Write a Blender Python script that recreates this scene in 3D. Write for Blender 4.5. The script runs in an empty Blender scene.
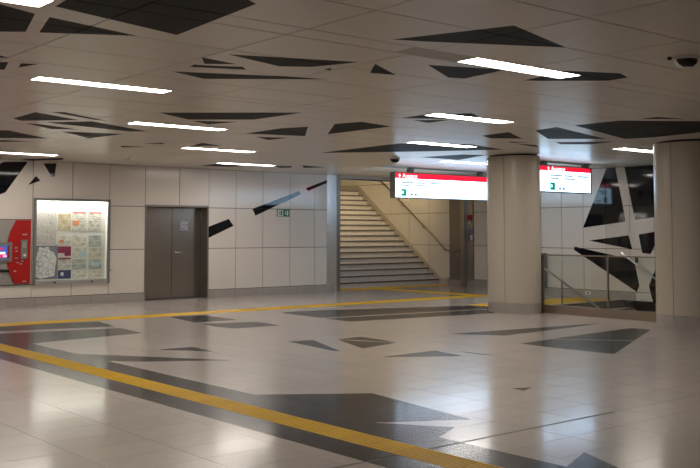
import bpy, bmesh, math, random
from mathutils import Vector, Matrix

random.seed(7)
S = bpy.context.scene
COL = S.collection

# ---------------------------------------------------------------- camera
CAM_Z = 1.57
YAW, PITCH, FPX, PPY = 0.6927, 0.06006, 960.4, 174.96
cd = bpy.data.cameras.new('camera')
cam = bpy.data.objects.new('camera', cd)
COL.objects.link(cam)
cd.sensor_fit = 'HORIZONTAL'
cd.sensor_width = 36.0
cd.lens = FPX / 700.0 * 36.0
cd.shift_y = -(234.0 - PPY) / 700.0
cd.clip_start = 0.05
cd.clip_end = 200
cam.location = (0, 0, CAM_Z)
cam.rotation_euler = (math.pi / 2 + PITCH, 0, -YAW)
S.camera = cam

# ---------------------------------------------------------------- world, exposure
w = bpy.data.worlds.new('world')
S.world = w
w.use_nodes = True
w.node_tree.nodes['Background'].inputs[0].default_value = (0.02, 0.02, 0.02, 1)
w.node_tree.nodes['Background'].inputs[1].default_value = 0.2
S.view_settings.view_transform = 'Standard'
S.view_settings.look = 'None'
S.view_settings.gamma = 1.0
S.view_settings.use_curve_mapping = False
S.view_settings.exposure = 0.08
LAMP_POWER = 33.0
LAMP_COLOUR = (1.0, 0.908, 0.825)
SIGN_POWER = 4.5

# ---------------------------------------------------------------- dimensions
H = 3.12            # ceiling height
YW = 20.17          # face of the back wall
XR = 19.4           # face of the right wall with the black shapes
XS = 21.0           # face of the wall beside the stairs
X0, Y0 = -4.0, -5.0 # far ends of the hall behind the camera

CEILING_DARK = [
    [(2.19, 6.48), (2.29, 6.48), (2.58, 6.61), (2.76, 7.25), (2.52, 7.44)],
    [(2.70, 6.64), (3.50, 6.84), (2.85, 7.21)],
    [(2.56, 5.82), (3.33, 5.18), (3.62, 5.36), (3.72, 6.61), (2.60, 6.30)],
    [(2.90, 8.34), (3.07, 8.43), (2.96, 8.52)],
    [(3.03, 8.75), (3.14, 8.65), (3.26, 9.08), (3.17, 9.15)],
    [(3.25, 8.64), (3.39, 8.57), (3.32, 8.88)],
    [(4.73, 12.05), (5.54, 12.52), (4.95, 13.10), (4.77, 12.93)],
    [(4.89, 11.92), (5.02, 11.81), (5.89, 12.37), (5.67, 12.34)],
    [(5.28, 13.07), (5.74, 12.55), (6.97, 13.25), (6.75, 13.44)],
    [(5.09, 13.34), (5.37, 13.38), (6.06, 13.69), (5.69, 13.86)],
    [(5.95, 14.10), (6.86, 13.85), (6.74, 14.85)],
    [(5.04, 14.58), (5.28, 14.47), (6.23, 15.32), (5.47, 15.82)],
    [(5.56, 16.09), (6.23, 15.99), (5.72, 16.56)],
    [(7.76, 15.78), (8.24, 15.66), (7.94, 16.07)],
    [(7.00, 19.92), (7.56, 20.45), (7.37, 20.99)],
    [(7.51, 19.95), (8.13, 19.09), (8.33, 19.67), (7.86, 20.24)],
    [(4.37, 7.32), (4.80, 7.42), (4.56, 7.59)],
    [(4.51, 7.70), (4.92, 7.50), (5.03, 7.61), (4.54, 7.82)],
    [(4.54, 8.15), (5.50, 7.71), (5.99, 7.56), (5.01, 8.34)],
    [(4.47, 7.05), (5.60, 6.61), (5.42, 7.09), (5.17, 7.26)],
    [(5.58, 7.11), (5.60, 7.02), (5.68, 7.14)],
    [(5.77, 6.59), (6.34, 6.93), (6.06, 7.00)],
    [(5.14, 5.66), (5.49, 4.69), (6.49, 4.98), (5.40, 5.55)],
    [(6.18, 6.32), (6.93, 6.03), (7.02, 6.65), (6.85, 6.71)],
    [(7.43, 5.70), (7.95, 5.46), (8.23, 5.56), (8.25, 5.81), (7.72, 6.26), (7.57, 6.34)],
    [(5.98, 11.08), (7.41, 9.89), (7.36, 10.94), (6.67, 11.51)],
    [(6.77, 11.60), (7.34, 11.29), (7.19, 11.84)],
    [(8.29, 11.62), (8.47, 11.17), (9.26, 12.29), (8.31, 12.57)],
    [(8.71, 12.89), (9.22, 12.70), (9.18, 13.20)],
    [(8.59, 14.35), (9.15, 14.62), (8.76, 15.00)],
    [(7.87, 15.13), (8.10, 14.75), (8.18, 15.05)],
    [(11.45, 18.47), (12.45, 18.69), (12.16, 19.24), (11.50, 19.30)],
    [(12.81, 18.27), (13.22, 18.05), (13.51, 18.48), (13.35, 18.71)],
    [(13.25, 17.68), (14.11, 17.90), (13.81, 18.38)],
    [(8.54, 10.63), (8.67, 10.19), (9.39, 10.37), (9.35, 11.82)],
    [(11.27, 12.22), (12.37, 11.57), (13.63, 11.93), (12.72, 13.23), (11.44, 14.71)],
    [(8.77, 8.99), (9.14, 8.54), (9.47, 8.71), (9.28, 9.25), (8.79, 9.51)],
    [(9.10, 9.60), (9.45, 9.20), (9.48, 9.69)],
    [(11.31, 9.79), (12.25, 10.32), (11.83, 10.63), (11.40, 10.43)],
    [(12.45, 10.83), (12.91, 10.71), (12.71, 10.93)],
    [(12.85, 11.00), (13.35, 10.93), (13.79, 11.22)],
    [(13.67, 14.22), (13.85, 13.18), (14.32, 12.98), (14.83, 14.24)],
    [(11.31, 8.87), (13.37, 9.48), (12.63, 10.09), (11.43, 9.37)],
    [(13.18, 10.37), (13.89, 9.64), (13.99, 10.23), (13.58, 10.57)],
    [(11.32, 7.81), (12.70, 6.78), (13.50, 7.21), (13.75, 8.84), (13.61, 9.28), (11.33, 8.57)],
    [(11.35, 7.23), (11.87, 7.10), (11.37, 7.52)],
]
FLOOR_DARK = [
    [(5.30, 11.05), (5.58, 10.73), (6.52, 10.13), (5.30, 11.99)],
    [(5.00, 15.62), (7.33, 14.98), (7.53, 16.05), (5.28, 16.49)],
    [(4.28, 13.34), (7.18, 13.74), (7.29, 14.73), (4.87, 15.21)],
    [(8.71, 14.78), (9.59, 14.70), (9.63, 15.94), (8.96, 16.07)],
    [(8.60, 13.97), (8.68, 13.43), (9.58, 13.39), (9.64, 14.22), (8.70, 14.47)],
    [(6.34, 11.68), (6.80, 11.01), (6.86, 11.67)],
    [(8.07, 10.11), (8.12, 9.99), (8.66, 11.28), (8.26, 11.36)],
    [(8.54, 10.02), (9.39, 10.24), (9.50, 11.18), (8.98, 11.12)],
    [(8.15, 9.19), (8.52, 8.88), (9.00, 8.61), (9.15, 9.24)],
    [(10.93, 13.15), (14.28, 12.76), (15.72, 14.28), (11.63, 15.59), (11.06, 15.47)],
    [(10.82, 10.58), (11.28, 9.87), (13.08, 10.01), (14.09, 10.16)],
    [(10.60, 8.47), (10.67, 7.49), (13.79, 8.97), (13.76, 9.32), (11.71, 9.16), (10.64, 9.03)],
    [(9.29, 8.57), (9.38, 8.37), (9.32, 9.01)],
    [(7.52, 6.35), (7.74, 6.42), (7.53, 6.51)],
    [(5.30, 6.08), (6.02, 5.66), (6.25, 7.19), (5.32, 7.85)],
    [(5.30, 6.08), (5.68, 5.52), (5.31, 5.33)],
    [(5.01, 3.98), (5.43, 3.63), (5.76, 4.31), (5.33, 4.13)],
]
BACK_BLACK = [
    [(6.89, 2.46), (7.20, 2.37), (7.32, 2.42), (7.78, 3.08), (7.28, 3.06), (6.94, 2.92)],
    [(7.80, 2.59), (8.07, 2.69), (7.97, 2.79)],
    [(8.13, 3.06), (8.32, 2.77), (8.38, 2.80), (8.42, 3.08)],
    [(12.26, 1.71), (12.27, 1.44), (12.99, 1.74), (12.85, 1.91)],
    [(13.55, 2.17), (13.64, 2.00), (15.06, 2.57), (15.01, 2.66)],
    [(15.23, 2.74), (15.30, 2.67), (15.94, 2.90), (15.94, 2.98)],
]
RIGHT_BLACK = [
    [(13.23, 1.83), (14.46, 1.69), (13.70, 3.21), (13.52, 3.20)],
    [(12.12, 1.96), (12.99, 1.87), (13.27, 3.20), (12.17, 3.20)],
    [(13.07, 1.18), (14.29, 1.38), (13.17, 1.51)],
    [(12.28, 1.62), (12.59, 1.08), (12.81, 1.10), (12.90, 1.53)],
    [(12.90, 0.35), (12.97, 0.20), (14.74, 1.15), (14.72, 1.23), (13.09, 0.95), (13.01, 0.87)],
    [(12.25, 0.77), (12.42, -0.07), (12.55, -0.01), (12.62, 0.22), (12.65, 0.36), (12.46, 0.76)],
]

# ---------------------------------------------------------------- helpers
def link(o, parent=None):
    COL.objects.link(o)
    if parent is not None:
        o.parent = parent
    return o

def tag(o, label=None, cat=None, group=None, kind=None):
    if label: o['label'] = label
    if cat: o['category'] = cat
    if group: o['group'] = group
    if kind: o['kind'] = kind
    return o

def empty(name, loc=(0, 0, 0), label=None, cat=None, group=None, rz=0.0):
    o = bpy.data.objects.new(name, None)
    o.location = loc
    o.rotation_euler = (0, 0, rz)
    o.empty_display_size = 0.1
    COL.objects.link(o)
    return tag(o, label, cat, group)

class MB:
    """collects vertices and faces of ONE part"""
    def __init__(self):
        self.v, self.f = [], []
    def add(self, vs, fs):
        n = len(self.v)
        self.v += [tuple(p) for p in vs]
        self.f += [tuple(i + n for i in q) for q in fs]
        return self
    def box(self, x0, x1, y0, y1, z0, z1):
        vs = [(x, y, z) for z in (z0, z1) for y in (y0, y1) for x in (x0, x1)]
        return self.add(vs, [(0, 2, 3, 1), (4, 5, 7, 6), (0, 1, 5, 4), (2, 6, 7, 3), (0, 4, 6, 2), (1, 3, 7, 5)])
    def prism(self, poly, fn, a, b):
        """poly: 2-D points, fn(s, t, depth) -> xyz, from depth a to b"""
        n = len(poly)
        vs = [fn(s, t, a) for s, t in poly] + [fn(s, t, b) for s, t in poly]
        fs = [tuple(range(n)), tuple(range(2 * n - 1, n - 1, -1))]
        fs += [(i, n + i, n + (i + 1) % n, (i + 1) % n) for i in range(n)]
        return self.add(vs, fs)
    def lathe(self, prof, seg=32, cx=0, cy=0, a0=0.0, a1=2 * math.pi):
        """prof: (r, z) points turned about the vertical axis"""
        full = abs(a1 - a0 - 2 * math.pi) < 1e-6
        m = seg if full else seg + 1
        vs, fs = [], []
        for k in range(m):
            a = a0 + (a1 - a0) * k / seg
            vs += [(cx + r * math.cos(a), cy + r * math.sin(a), z) for r, z in prof]
        n = len(prof)
        for k in range(seg):
            q = ((k + 1) % m) * n
            for i in range(n - 1):
                fs.append((k * n + i, q + i, q + i + 1, k * n + i + 1))
        return self.add(vs, fs)
    def arc_block(self, r0, r1, z0, z1, a0, a1, seg=10):
        """solid curved block"""
        vs, fs = [], []
        for k in range(seg + 1):
            a = a0 + (a1 - a0) * k / seg
            c, s = math.cos(a), math.sin(a)
            vs += [(r0 * c, r0 * s, z0), (r1 * c, r1 * s, z0), (r1 * c, r1 * s, z1), (r0 * c, r0 * s, z1)]
        for k in range(seg):
            b = k * 4
            for i in range(4):
                fs.append((b + i, b + (i + 1) % 4, b + 4 + (i + 1) % 4, b + 4 + i))
        fs += [(3, 2, 1, 0), tuple(seg * 4 + i for i in range(4))]
        return self.add(vs, fs)
    def tube(self, pts, r, seg=10):
        pts = [Vector(p) for p in pts]
        rings = []
        for i, p in enumerate(pts):
            t = (pts[min(i + 1, len(pts) - 1)] - pts[max(i - 1, 0)]).normalized()
            u = t.cross(Vector((0, 0, 1)))
            if u.length < 1e-4: u = Vector((1, 0, 0))
            u.normalize()
            v = t.cross(u)
            rings.append([p + r * (math.cos(2 * math.pi * k / seg) * u + math.sin(2 * math.pi * k / seg) * v) for k in range(seg)])
        vs = [q for ring in rings for q in ring]
        fs = []
        for i in range(len(pts) - 1):
            for k in range(seg):
                k2 = (k + 1) % seg
                fs.append((i * seg + k, i * seg + k2, (i + 1) * seg + k2, (i + 1) * seg + k))
        fs += [tuple(range(seg - 1, -1, -1)), tuple((len(pts) - 1) * seg + k for k in range(seg))]
        return self.add(vs, fs)
    def mesh(self, name, smooth=False):
        me = bpy.data.meshes.new(name)
        me.from_pydata(self.v, [], self.f)
        bm = bmesh.new(); bm.from_mesh(me)
        bmesh.ops.recalc_face_normals(bm, faces=bm.faces)
        if smooth:
            for e in bm.edges:
                e.smooth = not (len(e.link_faces) == 2 and e.calc_face_angle(0) > 0.6)
            for q in bm.faces: q.smooth = True
        bm.to_mesh(me); bm.free()
        return me
    def build(self, name, mat, parent=None, loc=(0, 0, 0), smooth=False, bevel=0.0):
        me = self.mesh(name, smooth)
        me.materials.append(mat)
        o = bpy.data.objects.new(name, me)
        o.location = loc
        if bevel:
            b = o.modifiers.new('bevel', 'BEVEL')
            b.width = bevel; b.segments = 2; b.limit_method = 'ANGLE'
        return link(o, parent)

def bx(name, mat, parent, x0, x1, y0, y1, z0, z1, bevel=0.0):
    return MB().box(x0, x1, y0, y1, z0, z1).build(name, mat, parent, bevel=bevel)

# ---- convex polygon clipping
def area(P):
    return 0.5 * sum(P[i][0] * P[(i + 1) % len(P)][1] - P[(i + 1) % len(P)][0] * P[i][1] for i in range(len(P)))

def halfplane(P, a, b, inside):
    """part of convex P left of a->b (inside) or right of it"""
    def d(p):
        v = (b[0] - a[0]) * (p[1] - a[1]) - (b[1] - a[1]) * (p[0] - a[0])
        return v if inside else -v
    out = []
    for i in range(len(P)):
        p, q = P[i], P[(i + 1) % len(P)]
        dp, dq = d(p), d(q)
        if dp >= 0: out.append(p)
        if (dp > 0 and dq < 0) or (dp < 0 and dq > 0):
            t = dp / (dp - dq)
            out.append((p[0] + t * (q[0] - p[0]), p[1] + t * (q[1] - p[1])))
    return out if len(out) > 2 and abs(area(out)) > 1e-6 else None

def split(P, Q):
    """(P inside Q or None, list of convex pieces of P outside Q); Q convex, counter-clockwise"""
    outside, cur = [], P
    for i in range(len(Q)):
        a, b = Q[i], Q[(i + 1) % len(Q)]
        o = halfplane(cur, a, b, False)
        if o: outside.append(o)
        cur = halfplane(cur, a, b, True)
        if not cur: return None, outside
    return cur, outside

def rect(a, b, c, d):
    return [(a, c), (b, c), (b, d), (a, d)]

def ccw(P):
    return P if area(P) > 0 else P[::-1]

# ---- how large a patch shows from the camera (only to choose which tiles are single objects)
_R = cam.rotation_euler.to_matrix()
def shown_size(pts):
    uv = []
    for p in pts:
        d = _R.transposed() @ (Vector(p) - Vector((0, 0, CAM_Z)))
        if d.z > -0.5: return 0.0
        uv.append((350 + FPX * d.x / -d.z, PPY - FPX * d.y / -d.z))
    cu = sum(p[0] for p in uv) / len(uv); cv = sum(p[1] for p in uv) / len(uv)
    if not (-40 < cu < 740 and -30 < cv < 500): return 0.0
    return abs(area(uv))

def tiled(parent, name, dark_name, s_lines, t_lines, fn, gap, thick, mat, dark_mat, darks=(), holes=(), strips=(), limit=300, dark_limit=300, skip=None):
    """Tiles of a grid on a plane, cut along inlay outlines and around holes.
    fn(s, t, d) -> xyz with d = 0 on the face and d > 0 behind it. Each tile an object; the smallest in view joined."""
    darks = [ccw(list(q)) for q in darks]
    holes = [ccw(list(q)) for q in holes]
    strips = [ccw(list(q)) for q in strips]
    light, dark = [], []
    for i in range(len(s_lines) - 1):
        for j in range(len(t_lines) - 1):
            a, b = s_lines[i] + gap / 2, s_lines[i + 1] - gap / 2
            c, d = t_lines[j] + gap / 2, t_lines[j + 1] - gap / 2
            if skip and skip((a + b) / 2, (c + d) / 2): continue
            full = rect(a, b, c, d)
            pcs = [full]
            for q in holes:
                pcs = [o for p in pcs for o in split(p, q)[1]]
            dk, keep = [], []
            for q in strips:
                nxt = []
                for p in pcs:
                    ins, out = split(p, q)
                    if ins and any(split(ins, e)[0] for e in darks): keep.append(ins); nxt += out
                    else: nxt.append(p)
                pcs = nxt
            for q in darks:
                nxt = []
                for p in pcs:
                    ins, out = split(p, q)
                    if ins: dk.append(ins)
                    nxt += out if ins else [p]
                pcs = nxt
            pcs = pcs + keep
            pts = [fn(s, t, 0) for s, t in full]
            sz = shown_size(pts)
            whole = len(pcs) == 1 and pcs[0] is full
            if pcs: light.append((sz, (a, c), (b - a, d - c), pcs, whole))
            if dk:
                fr = sum(abs(area(p)) for p in dk) / abs(area(full))
                dark.append((sz * fr, (a, c), (b - a, d - c), dk, False))
    for lst, nm, m, lim in ((light, name, mat, limit), (dark, dark_name, dark_mat, dark_limit)):
        lst.sort(key=lambda r: -r[0])
        shared, rest = {}, MB()
        for k, (sz, (a, c), dim, pcs, whole) in enumerate(lst):
            if k < lim and sz > 6:
                o0 = Vector(fn(a, c, 0))
                lf = lambda s, t, d: Vector(fn(s, t, d)) - o0
                key = (round(dim[0], 3), round(dim[1], 3)) if whole else None
                me = shared.get(key) if key else None
                if me is None:
                    mb = MB()
                    for p in pcs: mb.prism(p, lf, 0, thick)
                    me = mb.mesh(nm)
                    me.materials.append(m)
                    if key: shared[key] = me
                o = bpy.data.objects.new(nm, me)
                o.location = o0
                link(o, parent)
            else:
                for p in pcs: rest.prism(p, fn, 0, thick)
        if rest.v:
            tag(rest.build(nm + '_field', m, parent), kind='stuff')

# ---------------------------------------------------------------- materials
def mat(name, col, rough=0.5, metal=0.0, vary=0.0, noise=None, bump=0.0, spec=0.5, emit=None, power=0.0, coat=0.0, aniso=0.0):
    """principled material; vary: tone change from object to object; noise=(scale, amount): mottling"""
    m = bpy.data.materials.new(name)
    m.use_nodes = True
    nt = m.node_tree
    p = nt.nodes['Principled BSDF']
    p.inputs['Base Color'].default_value = (*col, 1)
    p.inputs['Roughness'].default_value = rough
    p.inputs['Metallic'].default_value = metal
    p.inputs['Specular IOR Level'].default_value = spec
    p.inputs['Coat Weight'].default_value = coat
    p.inputs['Coat Roughness'].default_value = 0.10
    val = None
    def math_node(op, a, b):
        n = nt.nodes.new('ShaderNodeMath'); n.operation = op
        for i, x in enumerate((a, b)):
            if isinstance(x, (int, float)): n.inputs[i].default_value = x
            else: nt.links.new(x, n.inputs[i])
        return n.outputs[0]
    if vary:
        oi = nt.nodes.new('ShaderNodeObjectInfo')
        val = math_node('ADD', math_node('MULTIPLY', oi.outputs['Random'], 2 * vary), 1 - vary)
    if noise or bump:
        g = nt.nodes.new('ShaderNodeNewGeometry')
        n = nt.nodes.new('ShaderNodeTexNoise')
        nt.links.new(g.outputs['Position'], n.inputs['Vector'])
        n.inputs['Scale'].default_value = noise[0] if noise else 20
        n.inputs['Detail'].default_value = 4
        if noise:
            f = math_node('ADD', math_node('MULTIPLY', n.outputs[0], 2 * noise[1]), 1 - noise[1])
            val = f if val is None else math_node('MULTIPLY', val, f)
        if bump:
            b = nt.nodes.new('ShaderNodeBump')
            b.inputs['Strength'].default_value = bump
            b.inputs['Distance'].default_value = 0.01
            nt.links.new(n.outputs[0], b.inputs['Height'])
            nt.links.new(b.outputs[0], p.inputs['Normal'])
    if val is not None:
        x = nt.nodes.new('ShaderNodeVectorMath'); x.operation = 'SCALE'
        x.inputs[0].default_value = col
        nt.links.new(val, x.inputs['Scale'])
        nt.links.new(x.outputs[0], p.inputs['Base Color'])
    if emit:
        p.inputs['Emission Color'].default_value = (*emit, 1)
        p.inputs['Emission Strength'].default_value = power
    return m

def print_mat(name, kind, a, b, scale):
    """flat print: 'map' = street network cells, 'lines' = rows of small print"""
    m = bpy.data.materials.new(name); m.use_nodes = True
    nt = m.node_tree; p = nt.nodes['Principled BSDF']
    p.inputs['Roughness'].default_value = 0.6
    tc = nt.nodes.new('ShaderNodeTexCoord')
    ramp = nt.nodes.new('ShaderNodeValToRGB')
    if kind == 'map':
        t = nt.nodes.new('ShaderNodeTexVoronoi'); t.feature = 'DISTANCE_TO_EDGE'
        t.inputs['Scale'].default_value = scale
        out = t.outputs['Distance']
        ramp.color_ramp.elements[0].position = 0.02; ramp.color_ramp.elements[1].position = 0.09
    else:
        t = nt.nodes.new('ShaderNodeTexNoise')
        t.inputs['Detail'].default_value = 3
        t.inputs['Scale'].default_value = scale
        mp = nt.nodes.new('ShaderNodeMapping'); mp.inputs['Scale'].default_value = (0.35, 1, 1.6)
        nt.links.new(tc.outputs['Object'], mp.inputs[0]); nt.links.new(mp.outputs[0], t.inputs['Vector'])
        out = t.outputs[0]
        ramp.color_ramp.elements[0].position = 0.4; ramp.color_ramp.elements[1].position = 0.56
    if kind == 'map': nt.links.new(tc.outputs['Object'], t.inputs['Vector'])
    ramp.color_ramp.elements[0].color = (*a, 1); ramp.color_ramp.elements[1].color = (*b, 1)
    nt.links.new(out, ramp.inputs[0]); nt.links.new(ramp.outputs[0], p.inputs['Base Color'])
    return m

def glass_mat(name, tint, rough=0.02, ior=1.5):
    m = bpy.data.materials.new(name); m.use_nodes = True
    nt = m.node_tree; nt.nodes.clear()
    out = nt.nodes.new('ShaderNodeOutputMaterial')
    tr = nt.nodes.new('ShaderNodeBsdfTransparent'); tr.inputs[0].default_value = (*tint, 1)
    gl = nt.nodes.new('ShaderNodeBsdfGlossy'); gl.inputs['Roughness'].default_value = rough
    fr = nt.nodes.new('ShaderNodeFresnel'); fr.inputs[0].default_value = ior
    ge = nt.nodes.new('ShaderNodeNewGeometry')            # same reflectance on both faces of a thin pane
    mr = nt.nodes.new('ShaderNodeMapRange')
    mr.inputs['To Min'].default_value = ior; mr.inputs['To Max'].default_value = 1.0 / ior
    nt.links.new(ge.outputs['Backfacing'], mr.inputs['Value']); nt.links.new(mr.outputs[0], fr.inputs[0])
    mx = nt.nodes.new('ShaderNodeMixShader')
    nt.links.new(fr.outputs[0], mx.inputs[0]); nt.links.new(tr.outputs[0], mx.inputs[1]); nt.links.new(gl.outputs[0], mx.inputs[2])
    nt.links.new(mx.outputs[0], out.inputs[0])
    return m

M = dict(
    tile=mat('floor_stone_light', (0.43, 0.388, 0.358), 0.22, vary=0.035, noise=(9, 0.06), spec=0.25, coat=0.3),
    tile_dark=mat('floor_stone_dark', (0.034, 0.034, 0.035), 0.24, vary=0.05, noise=(30, 0.12), spec=0.08, coat=0.2),
    grout=mat('floor_grout', (0.17, 0.15, 0.135), 0.8),
    tactile=mat('tactile_yellow', (0.66, 0.40, 0.004), 0.45, vary=0.06, noise=(14, 0.1), spec=0.2),
    tactile_groove=mat('tactile_groove_dirt', (0.30, 0.17, 0.012), 0.6, noise=(14, 0.15), spec=0.15),
    joint=mat('joint_black', (0.015, 0.015, 0.017), 0.5),
    ceil=mat('ceiling_panel', (0.68, 0.625, 0.555), 0.29, vary=0.015),
    ceil_dark=mat('ceiling_panel_dark', (0.014, 0.0135, 0.013), 0.5, vary=0.06, spec=0.05),
    ceil_back=mat('ceiling_backing', (0.24, 0.215, 0.185), 0.8),
    wall=mat('wall_panel', (0.72, 0.67, 0.61), 0.16, vary=0.015),
    wall_black=mat('wall_panel_black', (0.006, 0.006, 0.009), 0.05, spec=0.45),
    wall_back=mat('wall_backing', (0.025, 0.022, 0.02), 0.8),
    plain=mat('plain_plaster', (0.55, 0.50, 0.44), 0.7, noise=(3, 0.04)),
    base=mat('baseboard_stone', (0.38, 0.35, 0.32), 0.35, vary=0.06, noise=(20, 0.08)),
    steel=mat('brushed_steel', (0.36, 0.335, 0.31), 0.34, metal=1.0, noise=(4, 0.05)),
    steel_dark=mat('brushed_steel_dark', (0.24, 0.22, 0.20), 0.4, metal=0.6),
    steel_warm=mat('kick_plate_steel', (0.42, 0.34, 0.28), 0.36, metal=1.0, noise=(3, 0.12)),
    steel_pale=mat('pale_steel', (0.62, 0.62, 0.63), 0.3, metal=1.0),
    frame=mat('grey_paint_frame', (0.19, 0.19, 0.185), 0.4),
    alu=mat('aluminium', (0.50, 0.51, 0.50), 0.38, metal=0.8),
    black=mat('black_plastic', (0.012, 0.012, 0.012), 0.35),
    white=mat('white_plastic', (0.72, 0.71, 0.68), 0.45),
    column=mat('column_panel', (0.52, 0.47, 0.39), 0.3, vary=0.02),
    red=mat('red_enamel', (0.42, 0.010, 0.010), 0.3),
    grey_panel=mat('grey_machine_panel', (0.32, 0.30, 0.275), 0.4),
    green=mat('sign_green', (0.0, 0.16, 0.075), 0.45),
    blue=mat('notice_blue', (0.17, 0.16, 0.25), 0.45),
    step=mat('stair_stone', (0.62, 0.58, 0.56), 0.4, vary=0.05, noise=(7, 0.14)),
    nosing=mat('stair_nosing_dark', (0.14, 0.125, 0.115), 0.5),
    stringer=mat('stair_stringer_stone', (0.46, 0.41, 0.34), 0.45, noise=(8, 0.1)),
    rail=mat('handrail_bronze_steel', (0.30, 0.26, 0.21), 0.35, metal=1.0),
    lamp=mat('lamp_diffuser', (0.9, 0.9, 0.9), 0.5, emit=LAMP_COLOUR, power=LAMP_POWER),
    lamp_warm=mat('stairwell_lamp', (0.9, 0.9, 0.9), 0.5, emit=(1.0, 0.80, 0.46), power=32),
    case_tube=mat('case_tube', (0.9, 0.9, 0.9), 0.5, emit=(1.0, 0.96, 0.9), power=18),
    sign_white=mat('sign_face_lit', (0.85, 0.9, 0.95), 0.3, emit=(0.48, 0.75, 1.0), power=SIGN_POWER),
    sign_red=mat('sign_header_lit', (0.6, 0.02, 0.04), 0.3, emit=(0.85, 0.005, 0.035), power=1.0),
    sign_text=mat('sign_lettering_lit', (0.9, 0.9, 0.9), 0.3, emit=(1, 0.95, 0.95), power=1.6),
    sign_grey=mat('sign_small_print', (0.3, 0.33, 0.36), 0.4, emit=(0.34, 0.44, 0.54), power=1.0),
    sign_teal=mat('sign_pictogram_lit', (0.0, 0.25, 0.22), 0.4, emit=(0.0, 0.20, 0.14), power=1.0),
    sign_blue=mat('sign_pictogram_dark', (0.1, 0.13, 0.2), 0.4, emit=(0.12, 0.2, 0.3), power=1.0),
    screen=mat('machine_screen', (0.02, 0.03, 0.1), 0.15, emit=(0.06, 0.115, 0.42), power=1.0),
    screen_red=mat('screen_red_field', (0.3, 0.02, 0.05), 0.2, emit=(0.6, 0.03, 0.1), power=0.9),
    screen_white=mat('screen_white_field', (0.6, 0.6, 0.7), 0.2, emit=(0.75, 0.8, 1.0), power=1.0),
    glass=glass_mat('balustrade_glass', (0.91, 0.93, 0.91)),
    case_glass=glass_mat('case_glass', (0.94, 0.96, 0.95)),
    case_inside=mat('case_inside', (0.80, 0.79, 0.74), 0.6),
)

# ---------------------------------------------------------------- FLOOR
HOLE = (15.2, XR, 8.9, 13.3)      # stairs going down
BAND = (4.36, 5.31)               # dark band with the near yellow line
YEL = (4.67, 4.965)
def slab(name, m, fn, s0, s1, t0, t1, holes, a, b):
    pcs = [rect(s0, s1, t0, t1)]
    for q in holes: pcs = [o for p in pcs for o in split(p, ccw(list(q)))[1]]
    mb = MB()
    for p in pcs: mb.prism(p, fn, a, b)
    return mb.build(name, m)
def f_floor(s, t, d): return (s, t, -d)
floor_hole = rect(HOLE[0], HOLE[1], HOLE[2], HOLE[3])
floor = tag(slab('floor', M['grout'], f_floor, X0, XS + 0.3, Y0, 21.1, [floor_hole], 0.003, 0.25), 'polished beige stone floor with dark grey inlays and yellow guide lines', kind='structure')

FAR = (16.22, 16.72)              # far yellow line, along the back wall
FOOT = (20.3, 20.94)              # strip at the foot of the stairs
BRANCH = (17.70, 18.2)           # link between both
HEAD = (13.45, 14.6)             # strip at the head of the stairs going down
yellow_rects = [rect(YEL[0], YEL[1], Y0, FAR[0]), rect(X0, BRANCH[1], *FAR), rect(*BRANCH, FAR[1], FOOT[0]),
                rect(16.45, 20.8, *FOOT), rect(15.4, XR - 0.1, *HEAD)]
def strip(ax, ay, bx_, by, wd):
    n = Vector((-(by - ay), bx_ - ax)).normalized() * wd / 2
    return [(ax + n.x, ay + n.y), (bx_ + n.x, by + n.y), (bx_ - n.x, by - n.y), (ax - n.x, ay - n.y)]
STRIPS = [strip(11.2, 9.45, 12.4, 7.93, 0.07), strip(8.9, 11.24, 9.5, 9.99, 0.06), strip(10.9, 14.03, 15.2, 13.48, 0.13), strip(12.2, 15.75, 15.2, 14.95, 0.12)]
groove = rect(X0, 7.25, 5.075, 5.105)
sx = [2.92 + 0.637 * k for k in range(-11, 29)]
sx = [X0] + [x for x in sx if X0 + 0.1 < x < XS - 0.1] + [XS]
ty = [5.09 + 0.395 * k for k in range(-26, 41)]
ty = [Y0] + [y for y in ty if Y0 + 0.1 < y < 21.0] + [21.08]
tiled(floor, 'floor_tile', 'inlay_tile', sx, ty, f_floor, 0.0035, 0.02, M['tile'], M['tile_dark'],
      darks=[rect(BAND[0], BAND[1], Y0, 15.4)] + FLOOR_DARK, strips=STRIPS,
      holes=[floor_hole, groove, rect(XR, XS + 1, Y0, 17.0), rect(X0, 16.39, YW, 22)] + yellow_rects,
      limit=300, dark_limit=290)
bx('expansion_joint', M['joint'], floor, X0, 7.25, 5.079, 5.101, -0.02, -0.001)

def tactile_mesh(length, width, ribs):
    mb = MB().box(0, width, 0, length, -0.02, 0.0)
    pitch = width / ribs
    for k in range(ribs):
        x = pitch * (k + 0.5)
        q = [(x - 0.3 * pitch, 0.0), (x + 0.3 * pitch, 0.0), (x + 0.18 * pitch, 0.004), (x - 0.18 * pitch, 0.004)]
        mb.prism(q, lambda s, t, d: (s, d, t), 0.002, length - 0.002)
    me = mb.mesh('tactile_tile'); me.materials.append(M['tactile']); me.materials.append(M['tactile_groove'])
    me.polygons.foreach_set('material_index', [1 if i < 6 else 0 for i in range(len(me.polygons))])
    return me
def tactile_run(r, along, step, ribs):
    x0, y0, x1, y1 = r[0][0], r[0][1], r[2][0], r[2][1]
    if along == 'y':
        n = max(1, round((y1 - y0) / step)); ln = (y1 - y0) / n
        me = tactile_mesh(ln - 0.003, x1 - x0, ribs)
        for k in range(n):
            o = bpy.data.objects.new('tactile_tile', me); o.location = (x0, y0 + k * ln, 0); link(o, floor)
    else:
        n = max(1, round((x1 - x0) / step)); ln = (x1 - x0) / n
        me = tactile_mesh(ln - 0.003, y1 - y0, ribs)
        for k in range(n):
            o = bpy.data.objects.new('tactile_tile', me); o.location = (x0 + k * ln, y1, 0); o.rotation_euler = (0, 0, -math.pi / 2); link(o, floor)
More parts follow.
